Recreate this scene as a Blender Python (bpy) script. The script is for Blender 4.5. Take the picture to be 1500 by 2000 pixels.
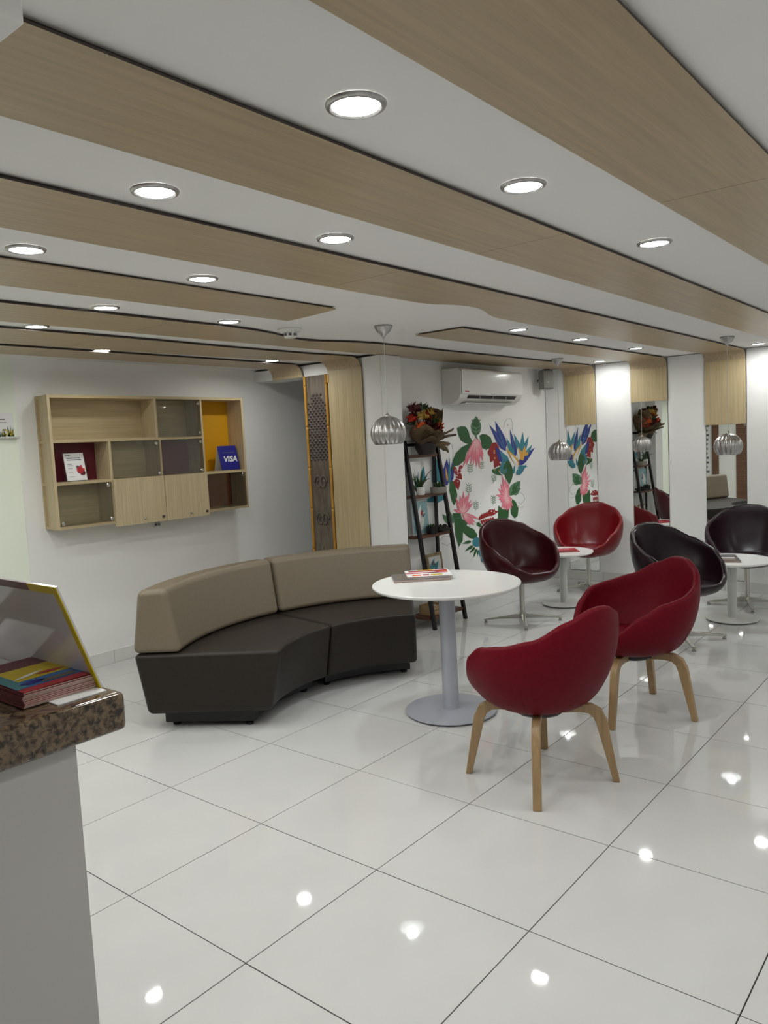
import bpy, math, random
import numpy as np
from mathutils import Vector, Matrix
random.seed(7)
PI = math.pi
col = bpy.context.scene.collection
for o in list(bpy.data.objects): bpy.data.objects.remove(o)
scn = bpy.context.scene
# ------------------------------------------------------------------ camera
FPX, YAW, PITCH, ROLL = 1517.78, .68593, .088204, -.048962
CAM = Vector((-1.365, -1.122, 1.4914))
Fw = Vector((math.cos(YAW)*math.cos(PITCH), math.sin(YAW)*math.cos(PITCH), -math.sin(PITCH)))
Rt = Fw.cross(Vector((0, 0, 1))).normalized(); Up = Rt.cross(Fw)
R2 = math.cos(ROLL)*Rt + math.sin(ROLL)*Up; U2 = -math.sin(ROLL)*Rt + math.cos(ROLL)*Up
cam = bpy.data.objects.new('camera', bpy.data.cameras.new('camera')); col.objects.link(cam)
M = Matrix((R2, U2, -Fw)).transposed().to_4x4(); M.translation = CAM; cam.matrix_world = M
cam.data.sensor_fit = 'VERTICAL'; cam.data.sensor_height = 24.0; cam.data.lens = 24.0*FPX/2000.0
cam.data.clip_start = .02; scn.camera = cam
def at(px, py, ax, val):
    d = Fw + R2*(px-750)/FPX - U2*(py-1000)/FPX
    t = (val-CAM[ax])/d[ax]; return CAM + d*t
# ------------------------------------------------------------------ world, light levels, exposure
w = bpy.data.worlds.new('room_air'); scn.world = w; w.use_nodes = True
w.node_tree.nodes['Background'].inputs[0].default_value = (.75, .8, .78, 1)
w.node_tree.nodes['Background'].inputs[1].default_value = .15
LAMP = 122.0
scn.view_settings.view_transform = 'Standard'; scn.view_settings.look = 'None'
scn.view_settings.exposure = 0.40; scn.view_settings.gamma = 1.0
scn.view_settings.use_curve_mapping = False
# ------------------------------------------------------------------ materials
def principled(name, c, rough=.5, metal=0, coat=0, emis=None, es=0, spec=.5, coat_rough=.05):
    m = bpy.data.materials.new(name); m.use_nodes = True
    b = m.node_tree.nodes['Principled BSDF']
    b.inputs['Base Color'].default_value = (*c, 1); b.inputs['Roughness'].default_value = rough
    b.inputs['Metallic'].default_value = metal; b.inputs['Coat Weight'].default_value = coat
    b.inputs['Coat Roughness'].default_value = coat_rough
    b.inputs['Specular IOR Level'].default_value = spec
    if emis: b.inputs['Emission Color'].default_value = (*emis, 1); b.inputs['Emission Strength'].default_value = es
    return m
def tex(m, scale, c1, c2, stretch=(1, 1, 1), detail=4, bump=0, lo=.35, hi=.65, rough=None, coords='Object', distort=0):
    nt = m.node_tree; N = nt.nodes; L = nt.links; b = N['Principled BSDF']
    tc = N.new('ShaderNodeTexCoord'); mp = N.new('ShaderNodeMapping'); mp.inputs['Scale'].default_value = stretch
    nz = N.new('ShaderNodeTexNoise'); nz.inputs['Scale'].default_value = scale; nz.inputs['Detail'].default_value = detail
    nz.inputs['Distortion'].default_value = distort
    cr = N.new('ShaderNodeValToRGB'); e = cr.color_ramp.elements
    e[0].position = lo; e[0].color = (*c1, 1); e[1].position = hi; e[1].color = (*c2, 1)
    L.new(tc.outputs[coords], mp.inputs[0]); L.new(mp.outputs[0], nz.inputs[0]); L.new(nz.outputs[0], cr.inputs[0])
    L.new(cr.outputs[0], b.inputs['Base Color'])
    if bump:
        bp = N.new('ShaderNodeBump'); bp.inputs['Strength'].default_value = bump; bp.inputs['Distance'].default_value = .002
        L.new(nz.outputs[0], bp.inputs['Height']); L.new(bp.outputs[0], b.inputs['Normal'])
    return m
def woodmat(name, c, axis, rough=.45, k=.13, sc=5):
    a = tuple(x*(1-k) for x in c); d = tuple(min(1, x*(1+k)) for x in c)
    st = [14, 14, 14]; st[axis] = .55
    return tex(principled(name, c, rough), sc, a, d, tuple(st), 5, .08, .3, .7)
WC = (.455, .355, .225); WY = (.52, .415, .24)
M = {}
M['wall'] = tex(principled('white_paint', (.90, .90, .885), .55), 3, (.895, .895, .88), (.905, .905, .89))
M['ceiling'] = tex(principled('ceiling_paint', (.87, .86, .84), .6), 2, (.865, .855, .835), (.88, .87, .85))
M['green_lit_wall'] = tex(principled('green_light_tint', (.84, .9, .78), .6), 2, (.83, .89, .77), (.86, .92, .8))  # greenish light on the back left wall, put into its paint colour
M['wood_x'] = woodmat('oak_laminate_along', WC, 0, .38)
M['wood_z'] = woodmat('oak_laminate_upright', WY, 2, .5)
M['wood_c'] = woodmat('oak_cabinet_flat', WY, 0, .5)
M['wood_cz'] = woodmat('oak_cabinet_door', (.55, .45, .28), 2, .5)
M['leg_wood'] = woodmat('bent_oak_leg', (.36, .235, .115), 2, .4, .15, 6)
M['dark_wood'] = woodmat('walnut_shelf', (.10, .04, .022), 0, .5)
M['shelf_edge'] = woodmat('walnut_edge', (.13, .055, .03), 0, .5)
M['brown_wall'] = woodmat('walnut_wall', (.16, .075, .045), 1, .45, .35, 4)
M['tile'] = tex(principled('porcelain_tile', (.62, .62, .615), .035, spec=.5), 4, (.61, .61, .605), (.63, .63, .625))
M['grout'] = principled('dark_grout', (.035, .035, .03), .9)
M['skirt'] = tex(principled('skirting_tile', (.74, .74, .72), .2), 4, (.73, .73, .7), (.76, .76, .74))
M['leather'] = tex(principled('burgundy_leather', (.13, .002, .009), .5, spec=.12), 60, (.12, .0016, .008), (.14, .0025, .011), bump=.06)
M['maroon'] = tex(principled('maroon_gloss_leather', (.045, .002, .005), .28, spec=.3), 60, (.042, .0028, .005), (.05, .0036, .007), bump=.02)
M['redgloss'] = tex(principled('red_gloss_leather', (.15, .003, .006), .28, spec=.3), 60, (.145, .0025, .0055), (.155, .0035, .007), bump=.02)
M['plum'] = tex(principled('plum_gloss_leather', (.014, .005, .009), .28, spec=.28), 60, (.013, .0045, .008), (.016, .006, .010), bump=.02)
M['taupe'] = tex(principled('taupe_vinyl', (.19, .155, .108), .42, spec=.4), 80, (.183, .15, .104), (.197, .16, .112), bump=.04)
M['brownblack'] = tex(principled('dark_brown_vinyl', (.022, .017, .013), .45, spec=.3), 80, (.021, .016, .0125), (.024, .0185, .0145), bump=.04)
M['black'] = principled('black_plastic', (.008, .008, .009), .4)
M['black_metal'] = principled('black_painted_metal', (.006, .005, .006), .35)
M['white_gloss'] = principled('white_lacquer', (.92, .92, .9), .22, coat=.3)
M['white_plastic'] = principled('white_plastic', (.78, .78, .74), .3)
M['silver_paint'] = principled('silver_grey_paint', (.42, .44, .5), .35, metal=.15)
M['lightgrey'] = principled('light_grey_paint', (.62, .63, .6), .3)
M['chrome'] = principled('polished_steel', (.55, .54, .5), .18, metal=1)
M['brushed'] = tex(principled('brushed_aluminium', (.5, .49, .48), .33, metal=1), 30, (.4, .39, .385), (.58, .57, .56), (1, 1, .1))
M['grey_plastic'] = principled('grey_plastic', (.25, .25, .23), .5)
M['granite'] = tex(principled('brown_granite', (.2, .12, .07), .12, coat=.4), 95, (.018, .010, .006), (.17, .115, .065), detail=9, lo=.38, hi=.60, distort=.6)
M['counter'] = principled('counter_paint', (.5, .48, .46), .5)
M['red_back'] = principled('maroon_panel', (.13, .008, .02), .5)
M['orange_back'] = principled('orange_panel', (.62, .3, .0), .5)
M['navy'] = principled('deep_blue_card', (.01, .012, .22), .4)
M['paper'] = principled('white_paper', (.82, .82, .82), .5)
M['ink'] = principled('grey_ink', (.12, .12, .14), .6)
M['kraft'] = tex(principled('kraft_paper', (.12, .08, .04), .8), 12, (.09, .055, .028), (.15, .10, .05))
M['kraft_light'] = principled('tan_paper', (.24, .18, .095), .8)
M['soil'] = principled('dark_soil', (.02, .013, .01), .9)
M['darkpot'] = principled('dark_pot', (.02, .015, .014), .5)
M['stone_pot'] = principled('grey_stone_pot', (.3, .28, .24), .7)
M['fl_red'] = principled('red_petals', (.5, .03, .01), .7)
M['fl_orange'] = principled('orange_petals', (.75, .13, .02), .7)
M['fl_yellow'] = principled('yellow_petals', (.45, .28, .05), .7)
M['fl_dark'] = principled('dark_red_petals', (.08, .008, .01), .8)
M['leaf'] = principled('dark_leaf', (.035, .07, .02), .6)
M['bamboo'] = tex(principled('yellow_bamboo', (.5, .25, .03), .4), 8, (.42, .19, .02), (.6, .32, .05), (1, 1, .2))
M['carved'] = tex(principled('grey_carved_wood', (.13, .11, .085), .6), 8, (.1, .08, .06), (.17, .14, .11), (6, 6, 1), bump=.3)
M['carving_and_shadow'] = principled('dark_carving_and_shadow', (.06, .045, .04), .6)  # carving tone; also paints the shadow lines along the ceiling bands
M['yellow'] = principled('yellow_print', (.6, .45, .0), .35)
M['maroon_print'] = principled('maroon_print', (.12, .01, .02), .35)
M['blue'] = principled('blue_print', (.02, .14, .4), .35)
M['red_print'] = principled('red_print', (.42, .02, .03), .35)
M['teal'] = principled('teal_print', (.05, .22, .26), .35)
M['pink'] = principled('pink_print', (.55, .12, .16), .45)
M['page'] = tex(principled('page_edges', (.5, .4, .35), .8), 6, (.3, .2, .17), (.6, .48, .42), (1, 1, 90))
M['p_green'] = principled('mural_green', (.025, .11, .03), .6)
M['p_green2'] = principled('mural_grey_green', (.10, .22, .12), .6)
M['p_pink'] = principled('mural_pink', (.8, .2, .27), .6)
M['p_pink2'] = principled('mural_light_pink', (.9, .5, .52), .6)
M['p_red'] = principled('mural_red', (.3, .015, .015), .6)
M['p_blue'] = principled('mural_blue', (.03, .04, .28), .6)
M['p_teal'] = principled('mural_teal', (.04, .23, .30), .6)
M['pale_teal'] = principled('pale_teal_print', (.25, .42, .45), .6)
M['p_yellow'] = principled('mural_yellow', (.72, .38, .06), .6)
M['p_line'] = principled('mural_thin_line', (.35, .42, .38), .6)
M['p_white'] = principled('mural_white', (.85, .85, .82), .6)
M['lamp'] = principled('led_diffuser', (.9, .9, .9), .5, emis=(.985, 1, .965), es=LAMP)
M['bulb'] = principled('warm_bulb', (.9, .9, .9), .5, emis=(.93, 1, 1), es=230)
M['mirror'] = principled('mirror_silver', (.86, .88, .86), .0, metal=1)
def glassmat(name, tint, refl=1.0, alpha_tint=None):
    m = bpy.data.materials.new(name); m.use_nodes = True; nt = m.node_tree; N = nt.nodes; L = nt.links
    N.remove(N['Principled BSDF']); out = N['Material Output']
    tr = N.new('ShaderNodeBsdfTransparent'); tr.inputs[0].default_value = (*tint, 1)
    gl = N.new('ShaderNodeBsdfGlossy'); gl.inputs['Roughness'].default_value = .02
    fr = N.new('ShaderNodeFresnel'); fr.inputs[0].default_value = 1.5*refl
    mx = N.new('ShaderNodeMixShader'); L.new(fr.outputs[0], mx.inputs[0]); L.new(tr.outputs[0], mx.inputs[1]); L.new(gl.outputs[0], mx.inputs[2])
    L.new(mx.outputs[0], out.inputs[0]); return m
M['glass'] = glassmat('clear_door_glass', (.975, .985, .965), .97)
M['acrylic'] = principled('frosted_acrylic', (.6, .58, .62), .12, coat=.5)
# ------------------------------------------------------------------ mesh helpers
class MB:
    def __init__(s): s.v = []; s.f = []; s.m = []
    def add(s, vs, fs, mi=0):
        n = len(s.v); s.v += [tuple(v) for v in vs]; s.f += [tuple(n+i for i in f) for f in fs]; s.m += [mi]*len(fs); return s
    def box(s, a, b, mi=0, mat=None):
        x0, y0, z0 = a; x1, y1, z1 = b
        vs = [(x0,y0,z0),(x1,y0,z0),(x1,y1,z0),(x0,y1,z0),(x0,y0,z1),(x1,y0,z1),(x1,y1,z1),(x0,y1,z1)]
        if mat: vs = [mat @ Vector(v) for v in vs]
        return s.add(vs, [(0,3,2,1),(4,5,6,7),(0,1,5,4),(1,2,6,5),(2,3,7,6),(3,0,4,7)], mi)
    def lathe(s, prof, c=(0,0,0), n=32, mi=0, cap=True, mat=None, rf=None):
        vs = []
        for (r, z) in prof:
            for k in range(n):
                a = 2*PI*k/n; rr = r*(rf(a, z) if rf else 1)
                v = Vector((rr*math.cos(a), rr*math.sin(a), z))
                if mat: v = mat @ v
                vs.append((v.x+c[0], v.y+c[1], v.z+c[2]))
        fs = []
        for i in range(len(prof)-1):
            for k in range(n): k2 = (k+1) % n; fs.append((i*n+k, i*n+k2, (i+1)*n+k2, (i+1)*n+k))
        if cap: fs.append(tuple(range(n))[::-1]); fs.append(tuple((len(prof)-1)*n+k for k in range(n)))
        return s.add(vs, fs, mi)
    def tube(s, pts, r, n=8, mi=0):
        pts = [Vector(p) for p in pts]; rs = r if isinstance(r, (list, tuple)) else [r]*len(pts); vs = []
        for i, p in enumerate(pts):
            t = (pts[min(i+1, len(pts)-1)]-pts[max(i-1, 0)]).normalized()
            a = t.orthogonal().normalized() if i == 0 else (pa - t*pa.dot(t)).normalized()
            pa = a; b = t.cross(a)
            for k in range(n): q = 2*PI*k/n; vs.append(p + (a*math.cos(q)+b*math.sin(q))*rs[i])
        fs = []
        for i in range(len(pts)-1):
            for k in range(n): k2 = (k+1) % n; fs.append((i*n+k, i*n+k2, (i+1)*n+k2, (i+1)*n+k))
        fs.append(tuple(range(n))[::-1]); fs.append(tuple((len(pts)-1)*n+k for k in range(n)))
        return s.add(vs, fs, mi)
    def sweep(s, secs, mi=0, closed=True):
        n = len(secs[0]); vs = [v for sec in secs for v in sec]; fs = []
        for i in range(len(secs)-1):
            for k in range(n if closed else n-1): k2 = (k+1) % n; fs.append((i*n+k, i*n+k2, (i+1)*n+k2, (i+1)*n+k))
        if closed: fs.append(tuple(range(n))[::-1]); fs.append(tuple((len(secs)-1)*n+k for k in range(n)))
        s.add(vs, fs, mi)
        if mi == 'edge': s.m[-len(fs):] = [1 if (q < len(fs)-2 and q % n in (1, 3)) else 0 for q in range(len(fs))]  # side faces take the second material, a painted shadow line
        return s
    def poly(s, pts, mi=0): return s.add(pts, [tuple(range(len(pts)))], mi)
    def build(s, name, mats, parent=None, smooth=False, bevel=0, seg=2, kind=None, label=None, loc=None, bang=35):
        me = bpy.data.meshes.new(name); me.from_pydata(s.v, [], s.f); me.validate()
        import bmesh
        bm = bmesh.new(); bm.from_mesh(me); bmesh.ops.recalc_face_normals(bm, faces=bm.faces); bm.to_mesh(me); bm.free()
        if not isinstance(mats, (list, tuple)): mats = [mats]
        for m in mats: me.materials.append(M[m])
        if len(mats) > 1:
            for p, mi in zip(me.polygons, s.m): p.material_index = mi
        if smooth or bevel:
            for p in me.polygons: p.use_smooth = True
        o = bpy.data.objects.new(name, me); col.objects.link(o)
        if parent is not None: o.parent = parent
        if loc: o.location = loc
        if bevel:
            b = o.modifiers.new('bevel', 'BEVEL'); b.width = bevel; b.segments = seg; b.limit_method = 'ANGLE'; b.angle_limit = math.radians(bang)
            o.modifiers.new('normals', 'WEIGHTED_NORMAL')
        elif smooth == 'auto':
            me.set_sharp_from_angle(angle=math.radians(40))
        if kind: o['kind'] = kind
        if label: o['label'] = label
        return o
def bx(a, b, mi=0): return MB().box(a, b, mi)
def tag(o, label, cat, group=None):
    o['label'] = label; o['category'] = cat
    if group: o['group'] = group
    return o
def thing(name, label, cat, loc=(0,0,0), rz=0, group=None):
    o = bpy.data.objects.new(name, None); col.objects.link(o); o.location = loc; o.rotation_euler = (0, 0, rz)
    o.empty_display_size = .1
    return tag(o, label, cat, group)
def copy_tree(o, parent=None):
    c = o.copy(); col.objects.link(c)
    if parent is not None: c.parent = parent; c.matrix_parent_inverse = o.matrix_parent_inverse
    for ch in [x for x in bpy.data.objects if x.parent == o]: copy_tree(ch, c)
    return c
def struct(name, mb, mat, parent=None, **k): return mb.build(name, mat, parent, kind=None if parent else 'structure', **k)
# ------------------------------------------------------------------ the room shell
WX, WY_, FX, AY, CX0, CY0 = 6.03, 3.948, 3.18, 2.68, -2.6, -4.4
ZC, ZS = 2.164, 2.15
floor = struct('floor', bx((CX0, CY0, -.05), (WX+.1, WY_+.1, -.003)), 'grout')
tm = {}
for i in range(-5, 11):
    for j in range(-8, 7):
        x0, x1, y0, y1 = i*.6+.002, (i+1)*.6-.002, j*.6+.002, (j+1)*.6-.002
        if x0 > WX or y0 > WY_ or x1 < CX0 or y1 < CY0: continue
        if x0 > FX+.2 and y0 > AY+.05 and y0 < 3.0: pass
        k = 'a'
        if k not in tm:
            mb = MB(); mb.box((0, 0, -.012), (.596, .596, 0)); o = mb.build('tile', 'tile', floor, loc=(x0, y0, 0)); tm[k] = o
        else:
            o = tm[k].copy(); col.objects.link(o); o.location = (x0, y0, 0); o.rotation_euler = (random.uniform(-1, 1)*.0006, random.uniform(-1, 1)*.0006, 0)
struct('ceiling', bx((CX0-.1, CY0-.1, ZC), (WX+.15, WY_+.1, ZC+.1)), 'ceiling')
struct('wall_back', bx((1.087, WY_, 0), (5.2, WY_+.1, ZC)), 'wall')
struct('wall_back_left', bx((CX0, WY_-.012, 0), (1.0865, WY_+.1, ZC)), 'green_lit_wall')
struct('wall_front', bx((CX0, CY0-.1, 0), (WX+.1, CY0, ZC)), 'wall')
wl = struct('wall_left', bx((CX0-.1, CY0, 0), (CX0, WY_+.1, ZC)), 'wall')
for ya, yb in ((.6, 1.27), (1.28, 1.95), (1.96, 2.63), (2.64, 3.29), (3.61, 3.74)):   # walnut boards behind the camera, seen in the mirrors
    for z0 in (0.02, .56, 1.10, 1.64):
        bx((CX0, ya, z0), (CX0+.02, yb-.006, z0+.534)).build('panel', 'brown_wall', wl)
wr = struct('wall_right', bx((WX, CY0, 0), (WX+.1, AY+.1, ZC)), 'wall')
struct('wall_mural', bx((FX+.23, AY, 0), (WX+.1, AY+.1, ZC)), 'wall')
struct('wall_passage', bx((5.1, AY+.1, 0), (5.2, WY_, ZC)), 'wall')
# upright white facing boards between the mirrors
cols = [(2.454, AY-.001), (1.767, 2.129), (1.081, 1.42), (.37, .735), (-.33, .03), (-1.1, -.68)]
for a, b in cols:
    bx((5.995, a+.002, .0), (WX, b-.002, ZS+.01)).build('facing', 'wall', wr, bevel=.008)
# fin wall with panels, and lintel
fin = struct('wall_fin', bx((FX+.012, 2.566, 0), (FX+.23, 3.37, ZS-.004)), 'wall')
bx((FX, 2.568, 0), (FX+.012, 2.74, ZS-.004)).build('facing', 'wall', fin)
bx((FX, 2.556, 0), (FX+.228, 2.566, ZS-.004)).build('facing', 'wall', fin)
struct('trim_lintel', bx((FX+.012, 3.37, 2.06), (FX+.23, WY_, ZS-.004)).box((FX-.005, 3.72, 2.062), (FX+.012, WY_, ZS-.004)), 'wall')
# skirting tiles
def skirt(name, p0, p1, nrm, L=.6):
    p0 = Vector(p0); p1 = Vector(p1); d = (p1-p0); n = max(1, round(d.length/L)); root = None
    for k in range(n):
        a = p0+d*(k/n); b = p0+d*((k+1)/n); u = d.normalized()*.0015; a = a+u; b = b-u; q = Vector(nrm)*.012
        xs = sorted([a.x, b.x, (a+q).x]); ys = sorted([a.y, b.y, (a+q).y])
        m_ = bx((xs[0], ys[0], .001), (xs[-1], ys[-1], .095))
        if root is None: root = m_.build(name, 'skirt', kind='structure')
        else: m_.build('tile', 'skirt', root)
skirt('baseboard_back', (1.09, WY_, 0), (5.0, WY_, 0), (0, -1, 0))
skirt('baseboard_back_left', (CX0+.02, WY_-.012, 0), (1.08, WY_-.012, 0), (0, -1, 0))
skirt('baseboard_mural', (FX+.24, AY, 0), (5.99, AY, 0), (0, -1, 0))
skirt('baseboard_right', (5.994, -4.3, 0), (5.994, AY-.015, 0), (-1, 0, 0))
# bulkhead over the counter, top left of the view
struct('trim_bulkhead', bx((CX0, -.121, 2.05), (-.823, 1.5, ZC)), 'ceiling', bevel=.003)
# ------------------------------------------------------------------ ceiling bands (strips that run over and down the walls)
TH = .005
def lerp_tab(tab, x):
    if x <= tab[0][0]: return tab[0][1]
    for (x0, y0), (x1, y1) in zip(tab, tab[1:]):
        if x <= x1:
            t = (x-x0)/(x1-x0); return y0+(y1-y0)*t
    return tab[-1][1]
def band(label, near, far, x0, x1, seams, down=None, zend=None, xface=None, endcap=None, drop_y=None):
    """near/far: tables x->y ; optional drop onto wall plane xface down to zend"""
    root = thing('ceiling_band', label, 'ceiling panel', (max(x0, -1), near[0][1], ZS))
    R = .075
    xe = (xface-R) if xface else x1
    cuts = [x0]+[s for s in seams if x0 < s < xe]+[xe]
    for k in range(len(cuts)-1):
        a, b = cuts[k]+(.0015 if k else 0), cuts[k+1]-(.0015 if k < len(cuts)-2 else 0)
        n = max(2, int((b-a)/.05)); path = []
        for i in range(n+1):
            x = a+(b-a)*i/n; path.append((x, ZS, 1, lerp_tab(near, x), lerp_tab(far, x)))
        if endcap and k == (0 if endcap[0] == 'start' else len(cuts)-2):
            pass
        secs = [[(x, yn, z), (x, yf, z), (x, yf, z+TH), (x, yn, z+TH)] for x, z, _, yn, yf in path]
        if k == len(cuts)-2 and xface:
            yn, yf = drop_y or (path[-1][3], path[-1][4])
            for i in range(1, 9):
                t = PI/2*i/8; t2 = i/8
                xx = xe+R*math.sin(t); zz = ZS-R*(1-math.cos(t)); xo = xe+(R+TH)*math.sin(t); zo = ZS-R+(R+TH)*math.cos(t)
                yn_ = path[-1][3]*(1-t2)+yn*t2; yf_ = path[-1][4]*(1-t2)+yf*t2
                secs.append([(xx, yn_, zz), (xx, yf_, zz), (xo, yf_, zo), (xo, yn_, zo)])
            MB().sweep(secs, 'edge').build('panel', ['wood_x', 'carving_and_shadow'], root, smooth='auto')  # board edges darkened to stand in for the shadow line
            bx((xface, yn, zend), (xface+TH, yf, ZS-R-.001)).build('panel', 'wood_z', root, label='upright oak panel turned down the wall')
        else:
            if endcap and endcap[0] == 'end' and k == len(cuts)-2:
                for j in range(1, 13):      # scooped circular end
                    pass
            MB().sweep(secs, 'edge').build('panel', ['wood_x', 'carving_and_shadow'], root, smooth='auto')  # edge faces carry the painted shadow line here as well
    # set-back strip above the board, coloured dark as the shadow gap
    n = 40; secs = []
    for i in range(n+1):
        x = x0+.01+(xe-x0-.02)*i/n; yn, yf = lerp_tab(near, x)+.012, lerp_tab(far, x)-.012
        secs.append([(x, yn, ZS+TH), (x, yf, ZS+TH), (x, yf, ZC), (x, yn, ZC)])
    MB().sweep(secs).build('shadow_batten', 'carving_and_shadow', root)
    for ch in [c for c in col.objects if c.parent == root]: ch.matrix_parent_inverse = Matrix.Translation(root.location).inverted()
    return root
XL = CX0+.02; XF = 5.983
band('widest oak ceiling band crossing the upper right corner of the view', [(XL, -.630), (6, -.640)], [(XL, -.290), (6, -.312)], XL, 6, [.98, 3.38], xface=XF, zend=1.5, drop_y=(-.68, -.33))
band('long oak ceiling band starting under the bulkhead at top left', [(XL, .052), (6, .05)], [(XL, .40), (6, .39)], XL, 6, [1.08, 3.42], xface=XF, zend=1.5, drop_y=(.03, .37))
band('oak ceiling band with a wavy far edge, ending above the right-hand mirror by the pendant',
     [(XL, .725), (6, .735)], [(XL, 1.115), (1.45, 1.115), (1.70, 1.108), (1.80, 1.085), (1.87, 1.045), (1.97, 1.012), (2.09, 1.018), (2.2, 1.05), (2.3, 1.09), (2.42, 1.122), (2.8, 1.135), (5.0, 1.125), (6, 1.081)], XL, 6, [1.08, 3.42], xface=XF, zend=1.51, drop_y=(.735, 1.081))
# band 4 in two lengths, interrupted by the round clearing of the pendant lamp
def scooped(label, y0, y1, xs, start):
    pass
root = thing('ceiling_band', 'short oak ceiling band at left ending in a scooped tip before the smoke detector', 'ceiling panel', (0, 1.46, ZS))
pts = [(XL, 1.463), (1.50, 1.463)]+[(1.50+.035*math.sin(PI*t*.5)+.01*t, 1.463+.38*t) for t in (.2, .4, .6, .8, 1)]+[(XL, 1.852)]
def plate(poly, z0, z1):
    n = len(poly); m_ = MB(); m_.add([(x, y, z0) for x, y in poly]+[(x, y, z1) for x, y in poly], [tuple(range(n)), tuple(range(2*n-1, n-1, -1))]+[(i, (i+1) % n, n+(i+1) % n, n+i) for i in range(n)]); return m_
o = plate(pts, ZS, ZS+TH).build('panel', 'wood_x', root); o.matrix_parent_inverse = Matrix.Translation(root.location).inverted()
o = bx((XL+.01, 1.475, ZS+TH), (1.49, 1.84, ZC)).build('shadow_batten', 'carving_and_shadow', root); o.matrix_parent_inverse = Matrix.Translation(root.location).inverted()  # dark colour stands in for the shadow gap over this board
band('oak ceiling band starting beyond the nearest pendant and turning down above the middle mirror',
     [(2.60, 1.456), (4, 1.44), (6, 1.42)], [(2.60, 1.81), (2.9, 1.82), (4, 1.80), (6, 1.767)], 2.62, 6, [3.5], xface=XF, zend=1.764, drop_y=(1.42, 1.767))
band('oak ceiling band with a wavy near edge, passing over the air conditioner to the corner',
     [(XL, 2.16), (1.45, 2.165), (1.62, 2.185), (1.78, 2.22), (1.96, 2.28), (2.08, 2.318), (2.18, 2.332), (2.30, 2.30), (2.42, 2.25), (2.55, 2.215), (2.71, 2.192), (3.4, 2.195), (5, 2.17), (6, 2.129)],
     [(XL, 2.60), (3.3, 2.60), (3.8, 2.655), (5.0, 2.62), (5.6, 2.54), (6, 2.454)], XL, 6, [1.08, 3.92], xface=XF, zend=1.579, drop_y=(2.129, 2.454))
band('oak ceiling band running left to right and turning down beside the carved panel',
     [(XL, 2.785), (1.4, 2.785), (2.0, 2.815), (2.7, 2.81), (3.2, 2.755)], [(XL, 3.29), (1.0, 3.29), (2.0, 3.25), (2.6, 3.2), (3.2, 3.10)], XL, 3, [1.08], xface=FX-.014, zend=0.0, drop_y=(2.742, 3.09))
band('farthest oak ceiling band, turning down over the dark doorway',
     [(XL, 3.378), (3.2, 3.375)], [(XL, 3.73), (3.2, 3.72)], XL, 3, [1.08], xface=FX-.014, zend=2.056, drop_y=(3.372, 3.72))
# ------------------------------------------------------------------ mirrors
for (a, b, zt, lab) in [(2.129, 2.454, 1.578, 'tall wall mirror nearest the corner, reflecting the painted flowers'),
                   (1.42, 1.767, 1.763, 'tall wall mirror in the middle, reflecting the ladder shelf and bouquet'),
                   (.735, 1.081, 1.509, 'tall wall mirror at right, reflecting the end of the sofa'),
                   (.03, .37, 1.5, 'tall wall mirror just past the right edge of the view')]:
    t = thing('wall_mirror', lab, 'mirror', (WX-.003, (a+b)/2, .1), math.radians({1.42: -.75, .735: -.6}.get(a, 0)))
    h = (b-a)/2-.002
    bx((-.024, -h, 0), (-.004, h, zt-.1)).build('mirror_pane', 'mirror', t)
    bx((-.0038, -h, 0), (-.0005, h, zt-.1)).build('backing', 'black', t)
# ------------------------------------------------------------------ carved panel with bamboo
t = thing('carved_panel', 'tall grey carved wooden panel edged by two yellow bamboo poles on the fin wall', 'wall art', (FX, 3.23, 0))
bx((-.006, -.13, 0), (.01, .13, 2.055)).build('board', 'carved', t)
for s in (-.118, .118):
    mb = MB(); z = 0
    while z < 2.05:
        z2 = min(z+.33, 2.055); prof = [(.0145, z+.001), (.0125, z+.02), (.0125, z2-.02), (.0148, z2-.001)]
        mb.lathe(prof, (-.012, s, 0), 12); z = z2
    mb.build('bamboo_pole', 'bamboo', t, smooth=True)
mb = MB()
for i in range(26):
    for j in range(5):
        if i < 3 and j in (0, 4): continue
        cy = -.085+j*.0405+(.02 if i % 2 else 0); cz = 1.90-i*.0205
        if abs(cy) > .1: continue
        mb.add([(-.006, cy-.017, cz), (-.006, cy, cz+.017), (-.006, cy+.017, cz), (-.006, cy, cz-.017), (-.017, cy, cz)], [(0,1,4),(1,2,4),(2,3,4),(3,0,4)])
mb.build('lattice_carving', 'carving_and_shadow', t, kind='stuff')
for cz in (1.20, .90, .5):
    for sgn in (1, -1):
        mb = MB(); pts = []
        for k in range(26):
            a = k/25*PI*2.6; r = .052*(1-k/25*.75); pts.append((-.010, sgn*(.028+r*math.cos(a)*.8), cz+r*math.sin(a)*1.2))
        mb.tube(pts, .008, 6); mb.build('scroll_carving', 'carved', t, smooth=True)
mb = MB(); mb.box((-.018, -.15, 1.985), (-.0, -.115, 2.05)); mb.build('corner_block', 'bamboo', t, bevel=.004)
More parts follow.
